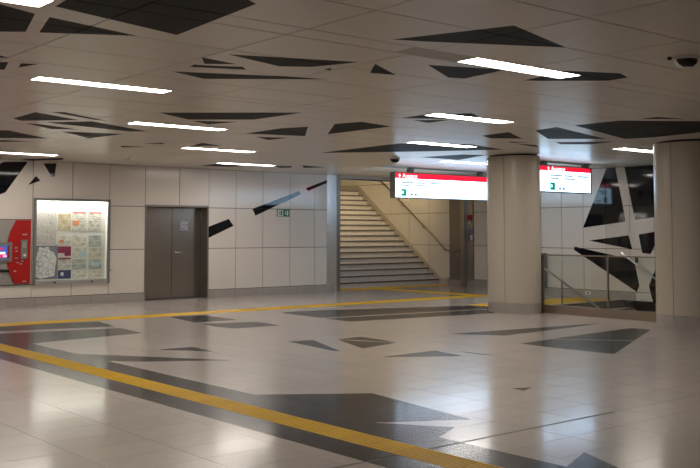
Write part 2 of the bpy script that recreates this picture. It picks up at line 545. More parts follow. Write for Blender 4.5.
tactile_run(rect(YEL[0], YEL[1], 1.0, FAR[0]), 'y', 0.3, 7)
tactile_run(rect(YEL[0], YEL[1], Y0, 1.0), 'y', 2.0, 7)
tactile_run(rect(4.0, BRANCH[1], *FAR), 'x', 0.38, 7)
tactile_run(rect(X0, 4.0, *FAR), 'x', 2.0, 7)
tactile_run(yellow_rects[2], 'y', 0.38, 7)
tactile_run(yellow_rects[3], 'x', 0.45, 8)
tactile_run(yellow_rects[4], 'x', 0.6, 10)

# ---------------------------------------------------------------- CEILING
LAMPS = [  # x0, x1, y0, y1, label
    (3.66, 5.17, 9.25, 9.50, 'long recessed ceiling light at left above the near yellow line'),
    (6.25, 7.75, 5.76, 6.03, 'large bright recessed ceiling light near the ceiling camera at right'),
    (8.80, 10.32, 8.81, 9.09, 'recessed ceiling light in the middle right, in front of the nearer column'),
    (11.27, 12.80, 11.80, 12.08, 'thin recessed ceiling light just before the hanging sign and its camera'),
    (6.22, 7.76, 12.20, 12.48, 'slim recessed ceiling light left of centre beside a group of dark splinters'),
    (8.83, 10.34, 15.25, 15.53, 'slim ceiling light left of centre, second from the back wall'),
    (11.36, 12.84, 18.13, 18.41, 'slim recessed ceiling light closest to the back wall beside the steel doors'),
    (6.25, 7.76, 18.45, 18.73, 'slim recessed ceiling light at far left above the ticket machine'),
    (15.05, 16.55, 10.27, 10.55, 'short yellowish recessed ceiling light by the right column'),
    (1.05, 2.53, 6.12, 6.39, 'recessed ceiling light cut off by the top left corner'),
    (14.80, 16.30, 14.55, 14.83, 'pale recessed ceiling light behind the column near the hanging sign'),
    (1.05, 2.53, 12.3, 12.58, 'recessed ceiling light outside the left edge'),  # unseen; continues the row of lights, kept for its light
]
lamp_rects = [rect(a, b, c, d) for a, b, c, d, _ in LAMPS]
def f_ceil(s, t, d): return (s, t, H + d)
ceiling = tag(slab('ceiling', M['ceil_back'], f_ceil, X0, XS + 0.3, Y0, YW + 0.35, lamp_rects, 0.012, 0.3), 'low beige metal panel ceiling with dark angular inlays', kind='structure')
cx = [3.06 + 1.312 * k for k in range(-5, 14)]
cx = [X0] + [x for x in cx if X0 + 0.1 < x < XS - 0.1] + [XS]
cy = [Y0, -4.0, -3.2, -2.4, -1.6, -0.8, 0.0, 0.8, 1.6, 2.5, 3.38, 4.18, 4.98, 5.77, 6.05, 6.87, 7.69, 8.51, 9.24, 9.51]
while cy[-1] < 19.5: cy.append(cy[-1] + 0.8)
cy[-1] = YW + 0.33
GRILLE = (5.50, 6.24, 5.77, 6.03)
tiled(ceiling, 'ceiling_panel', 'dark_panel', cx, cy, f_ceil, 0.013, 0.01, M['ceil'], M['ceil_dark'], darks=CEILING_DARK,
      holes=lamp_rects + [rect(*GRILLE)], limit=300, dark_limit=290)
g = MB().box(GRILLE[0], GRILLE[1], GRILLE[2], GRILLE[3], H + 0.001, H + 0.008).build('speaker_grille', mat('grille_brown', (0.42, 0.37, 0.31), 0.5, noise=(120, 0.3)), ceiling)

for a, b, c, d, lab in LAMPS:
    t = empty('ceiling_light', (0.5 * (a + b), 0.5 * (c + d), H), lab, 'ceiling light', 'recessed ceiling lights')
    hx, hy = (b - a) / 2, (d - c) / 2
    tr = MB()
    for q in (( -hx, hx, -hy, -hy + 0.012), (-hx, hx, hy - 0.012, hy), (-hx, -hx + 0.012, -hy + 0.012, hy - 0.012), (hx - 0.012, hx, -hy + 0.012, hy - 0.012)):
        tr.box(*q, -0.004, 0.05)
    tr.build('trim_frame', M['alu'], t)
    MB().box(-hx + 0.012, hx - 0.012, -hy + 0.012, hy - 0.012, 0.004, 0.02).build('diffuser', M['lamp'], t)
    MB().box(-hx, hx, -hy, hy, 0.05, 0.12).build('housing', M['alu'], t)

# ---------------------------------------------------------------- BACK WALL
XE = 15.94                          # where the steel pillar begins
DOOR = (10.57, 12.27, 0.0, 2.22)
CASE = (7.92, 9.68, 0.45, 2.315)
MACH = (6.55, 7.885, 0.47, 1.85)
openings = [rect(*DOOR), rect(*CASE), rect(*MACH)]
def f_back(s, t, d): return (s, YW + d, t)
wall_back = tag(slab('wall_back', M['wall_back'], f_back, X0, XE, 0, H, openings[:2], 0.016, 0.33), 'cream enamel panel wall with black bars at the back', kind='structure')
bxl = [7.91, 8.80, 9.68, 10.57, 11.47, 12.28, 13.06, 13.87, 14.72, 15.53, XE]
while bxl[0] > X0 + 1: bxl.insert(0, bxl[0] - 0.885)
bxl.insert(0, X0)
tiled(wall_back, 'wall_panel', 'black_panel', [x for x in bxl if x < 7.92], [0.19, 0.47, 1.85, H], f_back, 0.013, 0.014, M['wall'], M['wall_black'], darks=BACK_BLACK, holes=openings)
tiled(wall_back, 'wall_panel', 'black_panel', [x for x in bxl if x > 7.9], [0.19, 1.19, 2.175, H], f_back, 0.013, 0.014, M['wall'], M['wall_black'], darks=BACK_BLACK, holes=openings)
base_back = tag(bx('baseboard_back', M['grout'], None, X0, DOOR[0], YW - 0.004, YW + 0.015, 0, 0.183), 'grey stone skirting along the back wall', kind='structure')
bl = [8.0 + 0.63 * k for k in range(-19, 13)]
for a in [x for x in bl]:
    for lo, hi in ((X0, DOOR[0]), (DOOR[1], 16.27)):
        p, q = max(a, lo), min(a + 0.63, hi)
        if q - p > 0.05: bx('baseboard_tile', M['base'], base_back, p + 0.003, q - 0.003, YW - 0.018, YW - 0.005, 0.0, 0.186)

# ---------------------------------------------------------------- steel double door
d = tag(empty('door_1', (11.42, YW + 0.3, 0)), 'brown steel double door with a small notice, in the back wall', kind='structure')
DY = YW + 0.30
def part(name, m, x0, x1, y0, y1, z0, z1, parent, bevel=0.0):
    ox, oy, oz = parent.matrix_world.translation if parent.parent else parent.location
    return bx(name, m, parent, x0 - ox, x1 - ox, y0 - oy, y1 - oy, z0 - oz, z1 - oz, bevel)
door_steel = mat('door_steel', (0.34, 0.305, 0.27), 0.25, metal=0.9, noise=(3, 0.05))
lf = part('door_leaf', door_steel, 10.60, 11.44, DY, DY + 0.05, 0.01, 2.18, d, 0.004)
rf = part('door_leaf', door_steel, 11.448, 12.24, DY, DY + 0.05, 0.01, 2.18, d, 0.004)
fr = MB()
for q in ((10.57, 10.60, YW - 0.01, DY + 0.05, 0, 2.22), (12.24, 12.27, YW - 0.01, DY + 0.05, 0, 2.22), (10.60, 12.24, YW - 0.01, DY + 0.05, 2.18, 2.22)):
    fr.box(q[0] - 11.42, q[1] - 11.42, q[2] - DY, q[3] - DY, q[4], q[5])
fr.build('door_frame', M['steel_dark'], d)
part('rear_panel', M['steel_dark'], 10.57, 12.27, DY + 0.05, DY + 0.08, 0, 2.22, d)
hd = MB(); hd.tube([(0.13, 0.0, 1.10), (0.13, -0.05, 1.10), (0.25, -0.05, 1.10)], 0.011)
hd.box(0.11, 0.15, -0.006, 0.0, 1.08, 1.12)
hd.build('door_handle', M['steel_pale'], d)
for z in (0.35, 1.9):
    MB().tube([(0.815, -0.012, z), (0.815, -0.012, z + 0.14)], 0.012).build('hinge', M['steel_dark'], d)
MB().box(0.24, 0.46, -0.006, 0.0, 1.62, 1.86).build('notice_sheet', print_mat('notice_print', 'lines', (0.22, 0.23, 0.30), (0.40, 0.42, 0.48), 30), d)
for x in (-0.55, -0.35):
    MB().lathe([(0.0, 0.0), (0.012, 0.0), (0.012, 0.006), (0, 0.006)], 12).build('rivet', M['steel_pale'], d, (x, -0.006, 1.75))

# ---------------------------------------------------------------- backlit notice case
c = empty('notice_case', (0.5 * (CASE[0] + CASE[1]), YW, CASE[2]), 'grey framed lit glass case full of maps and notices on the back wall', 'notice case')
W2, HC = (CASE[1] - CASE[0]) / 2, CASE[3] - CASE[2]
bk = MB()
bk.box(-W2, W2, 0.16, 0.18, 0, HC); bk.box(-W2, -W2 + 0.02, -0.02, 0.16, 0, HC); bk.box(W2 - 0.02, W2, -0.02, 0.16, 0, HC)
bk.box(-W2 + 0.02, W2 - 0.02, -0.02, 0.16, 0, 0.02); bk.box(-W2 + 0.02, W2 - 0.02, -0.02, 0.16, HC - 0.02, HC)
bk.build('case_body', M['case_inside'], c)
fo = MB()
fo.box(-W2, -W2 + 0.06, -0.06, -0.02, 0, HC); fo.box(W2 - 0.06, W2, -0.06, -0.02, 0, HC); fo.box(-W2 + 0.06, W2 - 0.06, -0.06, -0.02, HC - 0.06, HC)
fo.build('door_frame', M['frame'], c)
MB().box(-W2 + 0.06, W2 - 0.06, -0.06, -0.02, 0.015, 0.095).build('bottom_rail', M['alu'], c)
MB().box(-W2 + 0.06, W2 - 0.06, -0.042, -0.036, 0.095, HC - 0.06).build('glass_pane', M['case_glass'], c)
MB().box(-W2 + 0.04, W2 - 0.04, -0.015, 0.15, HC - 0.05, HC - 0.022).build('lamp_strip', M['case_tube'], c)
for x in (-0.4, 0.45):
    MB().box(x - 0.03, x + 0.03, -0.068, -0.06, 0.035, 0.06).build('lock', M['black'], c)
MB().lathe([(0, 0), (0.02, 0), (0.02, 0.02), (0, 0.02)], 12).build('stay_knob', M['black'], c, (W2 + 0.02, -0.04, 0.27))
PM = dict(
    pale_map=print_mat('print_pale_map', 'map', (0.30, 0.27, 0.26), (0.66, 0.62, 0.58), 30),
    state_map=print_mat('print_state_map', 'map', (0.45, 0.45, 0.46), (0.80, 0.79, 0.77), 9),
    text=print_mat('print_text', 'lines', (0.42, 0.42, 0.38), (0.80, 0.76, 0.66), 22),
    sheet=print_mat('print_sheet', 'lines', (0.50, 0.50, 0.44), (0.82, 0.77, 0.66), 16),
    beige=print_mat('print_beige', 'lines', (0.45, 0.34, 0.2), (0.62, 0.55, 0.40), 14),
    blue=print_mat('print_bluegreen', 'lines', (0.30, 0.40, 0.42), (0.62, 0.60, 0.52), 12),
    magenta=mat('print_magenta', (0.28, 0.03, 0.08), 0.6), navy=mat('print_navy', (0.045, 0.06, 0.15), 0.6),
    grey=mat('print_grey_violet', (0.22, 0.22, 0.26), 0.6), orange=mat('print_orange', (0.75, 0.28, 0.12), 0.6),
    red=mat('print_red', (0.75, 0.04, 0.05), 0.6), white=mat('print_white', (0.75, 0.74, 0.72), 0.6), cyan=mat('print_pale_blue', (0.5, 0.68, 0.72), 0.6))
POSTERS = [  # x0, x1, z0, z1, print, label, extras (x0, x1, z0, z1 as fractions, print)
    (8.02, 8.51, 1.32, 2.03, 'pale_map', 'pale street map at the upper left inside the notice case', []),
    (8.54, 8.84, 1.62, 2.00, 'beige', 'beige poster beside the pale street map in the notice case', []),
    (8.87, 9.19, 1.61, 2.03, 'text', 'red-headed timetable with an orange patch in the notice case', [(0, 1, .94, 1, 'red'), (.05, .5, .3, .55, 'orange')]),
    (9.25, 9.56, 1.61, 2.03, 'text', 'red-headed timetable at the top right of the notice case', [(0, 1, .94, 1, 'red')]),
    (8.01, 8.55, 0.56, 1.29, 'grey', 'large white district map on grey at the lower left of the notice case', 'map'),
    (8.55, 8.84, 1.31, 1.49, 'sheet', 'small cream sheet above the magenta notice in the case', [(.1, .45, .2, .6, 'orange')]),
    (8.55, 8.85, 1.06, 1.27, 'magenta', 'magenta notice with a pale corner in the notice case', [(.0, .5, .0, .3, 'white')]),
    (8.56, 8.85, 0.78, 1.02, 'sheet', 'cream leaflet with a dark red band below the magenta notice', [(0, 1, .86, 1, 'magenta')]),
    (8.56, 8.86, 0.56, 0.75, 'navy', 'navy blue notice with a white mark at the bottom of the case', [(.2, .42, .35, .75, 'white')]),
    (8.88, 9.19, 1.26, 1.51, 'sheet', 'cream sheet directly under the orange-patched timetable', []),
    (8.88, 9.20, 1.02, 1.23, 'sheet', 'cream sheet with a pale blue patch, third in its column', [(.5, .95, .1, .7, 'cyan')]),
    (8.88, 9.20, 0.76, 0.98, 'blue', 'blue-green printed sheet fourth down in its column', []),
    (8.89, 9.21, 0.56, 0.72, 'sheet', 'low cream sheet to the right of the navy notice', []),
    (9.26, 9.56, 1.26, 1.51, 'blue', 'blue-green sheet under the timetable at the right side', []),
    (9.27, 9.57, 1.02, 1.23, 'sheet', 'cream sheet third down in the right column of the case', []),
    (9.27, 9.57, 0.75, 0.97, 'blue', 'sheet with a pale arched picture low in the right column', [(.15, .85, .3, .75, 'cyan')]),
    (9.27, 9.57, 0.55, 0.71, 'sheet', 'lowest cream sheet in the right column of the case', []),
]
PY = YW + 0.15
for x0, x1, z0, z1, pk, lab, ex in POSTERS:
    t = empty('notice', (x0, PY, z0), lab, 'notice', 'sheets in the notice case')
    MB().box(0, x1 - x0, 0, 0.006, 0, z1 - z0).build('sheet', PM[pk], t)
    wd, ht = x1 - x0, z1 - z0
    if ex == 'map':
        P = [(.1, .08), (.3, .02), (.5, .05), (.86, .1), (.9, .4), (.95, .62), (.82, .8), (.66, .84), (.6, .97), (.4, .93), (.22, .96), (.12, .7), (.06, .4)]
        MB().prism([(s * wd, u * ht) for s, u in P], lambda s, u, q: (s, q, u), -0.005, 0.0).build('map_area', PM['state_map'], t)
    else:
        for a, b, e, f_, k in ex:
            MB().box(a * wd, b * wd, -0.004, 0.0, e * ht, f_ * ht).build('printed_patch', PM[k], t)

# ---------------------------------------------------------------- ticket machine set into the wall
t = empty('ticket_machine', (MACH[0], YW, MACH[2]), 'red and grey ticket machine set into the wall beside the lit case', 'ticket machine')
def tp(name, m, x0, x1, z0, z1, y0, y1, parent=None, bevel=0.0):
    return MB().box(x0 - MACH[0], x1 - MACH[0], y0, y1, z0 - MACH[2], z1 - MACH[2]).build(name, m, parent or t, bevel=bevel)
tp('body', M['grey_panel'], 6.555, 7.88, 0.475, 1.845, -0.012, -0.002)
P = [(7.55, 1.835), (7.865, 1.835), (7.865, 0.5), (7.53, 0.5), (7.44, 0.70), (7.375, 0.90), (7.375, 1.40), (7.44, 1.62)]
MB().prism([(s - MACH[0], z - MACH[2]) for s, z in P], lambda s, u, q: (s, q, u), -0.045, -0.012).build('red_panel', M['red'], t)
tp('bottom_edge', M['black'], 6.555, 7.88, 0.46, 0.475, -0.03, -0.002)
fr = MB()
for q in ((6.85, 7.46, 1.30, 1.375), (6.85, 6.93, 1.03, 1.30), (7.40, 7.46, 1.03, 1.30), (6.85, 7.46, 0.96, 1.03)):
    fr.box(q[0] - MACH[0], q[1] - MACH[0], -0.065, -0.012, q[2] - MACH[2], q[3] - MACH[2])
fr.build('screen_bezel', M['frame'], t)
sc = tp('screen', M['screen'], 6.93, 7.40, 1.03, 1.30, -0.03, -0.012)
for q, k in (((7.0, 7.3, 1.22, 1.26), 'screen_red'), ((7.12, 7.36, 1.05, 1.13), 'screen_red'), ((7.2, 7.33, 1.11, 1.17), 'screen_white'), ((7.28, 7.36, 1.06, 1.10), 'screen_white')):
    MB().box(q[0] - MACH[0], q[1] - MACH[0], -0.034, -0.03, q[2] - MACH[2], q[3] - MACH[2]).build('screen_field', M[k], sc)
tp('tray_recess', M['black'], 6.85, 7.46, 0.74, 0.80, -0.04, -0.012)
tp('lower_cover', M['grey_panel'], 6.85, 7.46, 0.80, 0.95, -0.03, -0.012)
kp = tp('card_unit', M['frame'], 7.65, 7.785, 1.02, 1.42, -0.07, -0.045)
MB().box(7.68 - MACH[0], 7.755 - MACH[0], -0.074, -0.07, 1.25 - MACH[2], 1.38 - MACH[2]).build('display', M['grey_panel'], kp)
MB().box(7.70 - MACH[0], 7.755 - MACH[0], -0.074, -0.07, 1.07 - MACH[2], 1.12 - MACH[2]).build('slot', M['white'], kp)
for x, z, wd in ((7.52, 1.24, .06), (7.54, 1.17, .05), (7.53, 1.02, .07), (7.56, .93, .06), (7.66, .96, .05), (7.64, .9, .04), (7.51, .75, .05), (7.70, .53, .08), (7.68, 1.52, .1)):
    tp('button_plate', M['alu'], x, x + wd, z, z + 0.025, -0.05, -0.045)

# ---------------------------------------------------------------- green exit sign on the back wall
t = empty('exit_sign', (14.30, YW, 1.985), 'small green and white emergency exit sign on the back wall', 'exit sign')
MB().box(0, 0.385, -0.02, 0, 0, 0.18).build('plate', M['green'], t)
MB().box(0.012, 0.185, -0.024, -0.02, 0.012, 0.168).build('white_field', M['white'], t)
man = MB().box(0.05, 0.065, -0.028, -0.024, 0.03, 0.15).box(0.10, 0.15, -0.028, -0.024, 0.03, 0.15)
man.build('door_pictogram', M['green'], t)
def fl(s, u, q): return (s, q, u)
rm = MB()
for P in ([(0.255, 0.13), (0.275, 0.13), (0.275, 0.15), (0.255, 0.15)], [(0.25, 0.08), (0.27, 0.075), (0.28, 0.125), (0.255, 0.125)], [(0.25, 0.085), (0.225, 0.06), (0.232, 0.05), (0.265, 0.078)],
          [(0.26, 0.08), (0.285, 0.045), (0.295, 0.05), (0.272, 0.085)], [(0.30, 0.03), (0.345, 0.03), (0.345, 0.15), (0.30, 0.15)]):
    rm.prism(P, fl, -0.024, -0.02)
rm.build('running_figure', M['white'], t)

# ---------------------------------------------------------------- steel pillar and lintel at the stairs
t = empty('steel_pillar', (16.16, YW, 0), 'bright brushed steel pillar at the left edge of the stairs', 'pillar')
pil = mat('pillar_steel', (0.78, 0.79, 0.80), 0.30, metal=1.0)
MB().box(-0.22, 0.115, 0.0, 0.9, 0.0, H).build('cladding', pil, t)
MB().box(0.115, 0.23, -0.012, 0.9, 0.0, H).build('edge_profile', M['steel'], t)
lt = tag(bx('trim_1', M['plain'], None, 16.395, 20.9, YW + 0.10, YW + 0.33, 3.045, H + 0.005), 'pale lintel above the stairs', kind='structure')
bx('shadow_edge', M['black'], lt, 16.395, 20.9, YW + 0.09, YW + 0.34, 3.03, 3.045)

# ---------------------------------------------------------------- walls on the right
def f_side(x):
    return lambda s, t, d: (x + d, s, t)
wall_right = tag(slab('wall_right', M['wall_back'], f_side(XR), Y0, 17.0, -3.1, H, [], 0.016, 0.3), 'cream enamel panel wall with large black shapes on the right', kind='structure')
ry = [15.10 + 0.655 * k for k in range(-30, 3)]
ry = [Y0] + [y for y in ry if y > Y0 + 0.2] + [17.0]
tiled(wall_right, 'wall_panel', 'black_panel', ry, [-3.1, -1.9, -0.85, 0.19, 1.19, 2.2, H], f_side(XR), 0.013, 0.014, M['wall'], M['wall_black'], darks=RIGHT_BLACK, limit=120)
bb = tag(bx('baseboard_right', M['grout'], None, XR - 0.004, XR + 0.01, 13.0, 17.0, 0, 0.183), 'grey stone skirting on the right wall', kind='structure')
for k in range(6): bx('baseboard_tile', M['base'], bb, XR - 0.018, XR - 0.005, 13.0 + 0.665 * k, 13.66 + 0.665 * k, 0, 0.186)
tag(MB().box(XR + 0.02, XS, 17.0, 17.3, 0, H).build('wall_jog', M['wall']), 'short cream return wall between the right wall and the stair wall', kind='structure')

wall_stairs = tag(slab('wall_stairs', M['wall_back'], f_side(XS), 17.3, 28.0, 0, 6.4, [], 0.016, 0.3), 'cream panel wall running up beside the stairs', kind='structure')
sy = [17.3, 18.2, 19.05, 19.57, 20.55, 21.45, 22.35, 23.25, 24.15, 25.05, 25.95, 28.0]
tiled(wall_stairs, 'wall_panel', 'wall_panel', sy, [0.19, 1.19, 2.175, 3.16, 4.2, 5.3, 6.4], f_side(XS), 0.013, 0.014, M['wall'], M['wall'],
      holes=[rect(19.57, 20.55, 0.15, H)])
bb = tag(bx('baseboard_stairs', M['grout'], None, XS - 0.004, XS + 0.01, 17.3, 21.0, 0, 0.183), 'grey stone skirting beside the foot of the stairs', kind='structure')
for a, b in ((17.3, 17.95), (17.95, 18.6), (18.6, 19.25), (19.25, 19.84), (20.0, 20.6), (20.6, 21.0)):
    bx('baseboard_tile', M['base'], bb, XS - 0.018, XS - 0.005, a + 0.003, b - 0.003, 0, 0.186)

t = empty('steel_cladding', (XS, 20.0, 0), 'dark steel wall cladding at the right of the stairs', 'cladding')
MB().box(-0.03, -0.002, 0.0, 0.545, 0.16, H - 0.002).build('panel', M['steel_dark'], t)
MB().box(-0.03, -0.002, -0.425, -0.15, 0.16, H - 0.002).build('panel', M['steel'], t)
MB().box(-0.03, -0.002, -0.425, 0.545, H - 0.1, H - 0.08).build('seam', M['black'], t)
t = empty('steel_post', (XS, 20.0, 0), 'narrow steel post standing against the dark cladding by the stairs', 'post')
MB().box(-0.12, -0.032, -0.15, 0.0, 0.0, H - 0.002).build('shaft', M['steel'], t)
MB().box(-0.125, -0.032, -0.155, 0.005, 0.0, 0.03).build('foot_plate', M['steel_dark'], t)
t = empty('fire_alarm', (XS - 0.032, 19.68, 1.93), 'red fire alarm call box on the steel cladding', 'fire alarm')
MB().box(-0.06, 0, -0.08, 0.08, 0, 0.17).build('box', M['red'], t, bevel=0.008)
MB().box(-0.064, -0.06, -0.045, 0.045, 0.05, 0.13).build('push_plate', mat('dark_red', (0.2, 0.005, 0.005), 0.4), t)
MB().box(-0.03, 0, -0.03, 0.05, -0.09, -0.04).build('label_plate', M['white'], t)
t = empty('notice_plate', (XS - 0.032, 19.68, 1.33), 'blue notice plate with a white corner below the fire alarm', 'sign')
MB().box(-0.01, 0, -0.12, 0.1, 0, 0.36).build('plate', M['blue'], t)
MB().box(-0.014, -0.01, -0.10, -0.01, 0.02, 0.17).build('white_field', M['white'], t)

# ---------------------------------------------------------------- stairs going up
st = empty('staircase', (18.6, 20.99, 0), 'pale stone staircase with dark nosings climbing past the pillar', 'stairs')
RISE, RUN, NST = 0.166, 0.225, 18
XA, XB = 16.405 - 18.6, 20.955 - 18.6
sm = MB().box(XA, XB, 0.0, RUN + 0.02, 0, RISE - 0.035).mesh('step'); sm.materials.append(M['step'])
tm = MB().box(XA, XB, -0.012, RUN + 0.01, RISE - 0.035, RISE).mesh('tread'); tm.materials.append(M['step'])
nm = MB().box(XA, XB, -0.02, 0.03, RISE - 0.042, RISE + 0.002).mesh('nosing'); nm.materials.append(M['nosing'])
for k in range(NST):
    o = bpy.data.objects.new('step', sm); o.location = (0, k * RUN, k * RISE); link(o, st)
    for me in (tm, nm):
        q = bpy.data.objects.new(me.name.split('.')[0], me); link(q, o)
YT = NST * RUN
MB().box(XA, XB, YT - RUN + 0.26, YT + 2.8, NST * RISE - 0.2, NST * RISE).build('landing', M['step'], st)
def f_str(s, u, q): return (q, s, u)
sl = RISE / RUN
MB().prism([(-0.35, 0.0), (0.0, 0.0), (YT, YT * sl), (YT + 1.0, YT * sl), (YT + 1.0, YT * sl + 0.22), (YT - 0.2, YT * sl + 0.18), (-0.05, 0.2), (-0.35, 0.2)], f_str, XB + 0.0, XB + 0.042).build('stringer', M['stringer'], st)
MB().prism([(0.0, 0.0), (YT, YT * sl), (YT + 1.0, YT * sl), (YT + 1.0, 0.0)], f_str, XB + 0.001, XB + 0.041).build('stringer_core', M['stringer'], st)
tag(bx('wall_stairwell_left', M['plain'], None, 16.2, 16.39, YW + 0.95, 28.0, 0, 6.4), 'plain wall at the left of the stairs', kind='structure')
tag(bx('wall_stairwell_end', M['plain'], None, 16.2, XS, 28.0, 28.2, 0, 6.4), 'plain wall at the top of the stairs', kind='structure')
tag(bx('ceiling_stairwell', M['plain'], None, 16.2, XS + 0.3, YW + 0.36, 28.2, 6.4, 6.6), 'plain ceiling over the stairs', kind='structure')
tag(bx('wall_stairwell_front', M['plain'], None, 16.2, XS, YW + 0.36, YW + 0.5, H + 0.31, 6.4), 'plain wall above the lintel', kind='structure')
t = empty('stairwell_light', (18.7, YW + 0.51, 4.0), 'unseen warm light fitting added above the lintel to light the stair risers', 'wall light')  # unseen fitting, added on this wall so warm light reaches the risers
MB().box(-1.8, 1.8, 0.0, 0.06, 0.0, 0.30).build('housing', M['alu'], t)
MB().box(-1.77, 1.77, 0.06, 0.08, 0.02, 0.28).build('diffuser', M['lamp_warm'], t)

# handrail on the stair wall
t = empty('stair_handrail', (XS, 20.6, 0), 'slim bronze handrail fixed to the wall beside the upward stairs', 'handrail')
def hz(y): return 1.06 + sl * y
MB().tube([(-0.1, -0.55, 1.03), (-0.1, -0.12, 1.03), (-0.1, 0.05, 1.07)] + [(-0.1, y, hz(y)) for y in (0.6, 1.6, 3.0, 4.4)], 0.026).build('rail', M['rail'], t, smooth=True)
for y in (-0.45, 0.1, 1.05, 2.0, 2.95, 3.9):
    z = hz(y) if y > 0 else 1.03
    MB().tube([(-0.1, y, z - 0.02), (-0.1, y, z - 0.09), (-0.035 if y < 0 else 0.0, y, z - 0.11)], 0.011, 8).build('bracket', M['rail'], t, smooth=True)

# ---------------------------------------------------------------- stairs going down behind the glass
st = empty('staircase', (17.3, 13.3, 0), 'stone staircase leading down behind the glass balustrade', 'stairs')
DX = (HOLE[0] + 0.03 - 17.3, HOLE[1] - 0.012 - 17.3)
n = 15; rise = 0.17; run = 0.28
sm = MB().box(DX[0], DX[1], -run, 0.0, -0.17, 0.0).mesh('step'); sm.materials.append(M['step'])
nm2 = MB().box(DX[0], DX[1], -run - 0.01, -run + 0.03, -0.03, 0.003).mesh('nosing'); nm2.materials.append(M['nosing'])
for k in range(1, n + 1):
    o = bpy.data.objects.new('step', sm); o.location = (0, -(k - 1) * run, -k * rise); link(o, st)
    q = bpy.data.objects.new('nosing', nm2); link(q, o)
tag(bx('wall_stairwell_void', M['plain'], None, HOLE[0] - 0.2, HOLE[0], HOLE[2] - 0.2, 13.5, -3.3, -0.26), 'plain wall under the glass balustrade', kind='structure')
tag(bx('wall_stairwell_bottom', M['plain'], None, HOLE[0], XR, HOLE[2] - 0.2, HOLE[2], -3.3, -0.26), 'plain wall at the bottom of the downward stairs', kind='structure')
t = empty('stair_handrail', (16.5, 13.6, 0), 'slim steel handrail on posts sloping down behind the glass', 'handrail')
MB().tube([(0, 0.35, 0.93), (0, 0.0, 0.93), (0, -0.3, 0.79), (0, -3.4, 0.79 - 3.1 * 0.55)], 0.024).build('rail', M['steel'], t, smooth=True)
for y, z0, z1 in ((-0.74, -0.3, 0.55), (-2.2, -1.15, -0.25), (0.2, 0.0, 0.93)):
    MB().tube([(0, y, z0), (0, y, z1)], 0.02).build('post', M['steel'], t, smooth=True)
t = empty('stair_handrail', (XR, 13.2, 0), 'pale handrail on the black-patterned wall sloping down beside the column', 'handrail')
MB().tube([(-0.08, 0.12, 1.1), (-0.08, -3.5, 1.1 - 3.62 * 0.64)], 0.02).build('rail', M['steel_pale'], t, smooth=True)
for y in (-0.3, -1.3, -2.4):
    z = 1.1 + (y - 0.12) * 0.64
    MB().tube([(-0.08, y, z), (-0.08, y, z - 0.07), (0, y, z - 0.08)], 0.01, 8).build('bracket', M['steel'], t)

# low metal cabinet by the right wall, seen through the glass
t = empty('metal_cabinet', (XR, 15.75, 0.19), 'low grey metal cabinet on the wall behind the left end of the glass', 'cabinet')
MB().box(-0.16, -0.02, -0.2, 0.7, 0, 0.86).build('body', M['frame'], t, bevel=0.01)
MB().box(-0.175, -0.16, -0.18, 0.68, 0.02, 0.84).build('door', mat('cabinet_grey', (0.25, 0.26, 0.26), 0.4), t)
for z in (0.2, 0.72):
    MB().box(-0.195, -0.175, -0.17, -0.11, z, z + 0.06).build('latch', M['black'], t)
t = empty('wall_socket', (XR - 0.02, 14.32, 0.07), 'small white socket plate on the skirting behind the glass', 'socket')
MB().box(-0.015, 0, -0.08, 0.08, 0, 0.09).build('plate', M['white'], t, bevel=0.004)
MB().box(-0.018, -0.015, -0.03, 0.03, 0.025, 0.065).build('outlet', M['frame'], t)
t = empty('key_switch', (XR, 12.95, 0.88), 'small black key switch on the wall beside the pale handrail', 'switch')
MB().box(-0.04, -0.0, -0.03, 0.03, 0, 0.13).build('box', M['black'], t, bevel=0.005)
MB().lathe([(0, 0), (0.012, 0), (0.012, 0.02), (0, 0.02)], 12).build('key_barrel', M['steel'], t, (-0.045, 0, 0.06))

# ---------------------------------------------------------------- columns
RC = 0.522
def column(x, y, ang, lab):
    t = empty('column', (x, y, 0), lab, 'column', 'round clad columns')
    MB().lathe([(RC - 0.06, 0), (RC - 0.06, H)], 40).build('core', M['wall_back'], t, smooth=True)
    for k in range(4):
        a0 = ang + k * math.pi / 2 + 0.008; a1 = ang + (k + 1) * math.pi / 2 - 0.008
        MB().arc_block(RC - 0.05, RC, 0.20, H - 0.035, a0, a1, 16).build('cladding_panel', M['column'], t, smooth=True)
    for k in range(16):
        a0 = ang + k * math.pi / 8 + 0.003; a1 = ang + (k + 1) * math.pi / 8 - 0.003
        MB().arc_block(RC - 0.05, RC - 0.002, 0.0, 0.196, a0, a1, 4).build('plinth_tile', M['base'], t, smooth=True)
    MB().lathe([(RC - 0.05, H - 0.03), (RC - 0.05, H - 0.001)], 40).build('shadow_gap', M['black'], t, smooth=True)
    t.scale = (0.43 / RC, 0.59 / RC, 1)      # oval, longer along the balustrade
    return t
column(14.81, 12.72, math.atan2(-12.72, -14.81) - 0.50, 'round cream column at the left end of the glass balustrade')
column(14.81, 8.87, math.atan2(-8.87, -14.81) - 0.62, 'round cream column cut by the right edge of the picture')

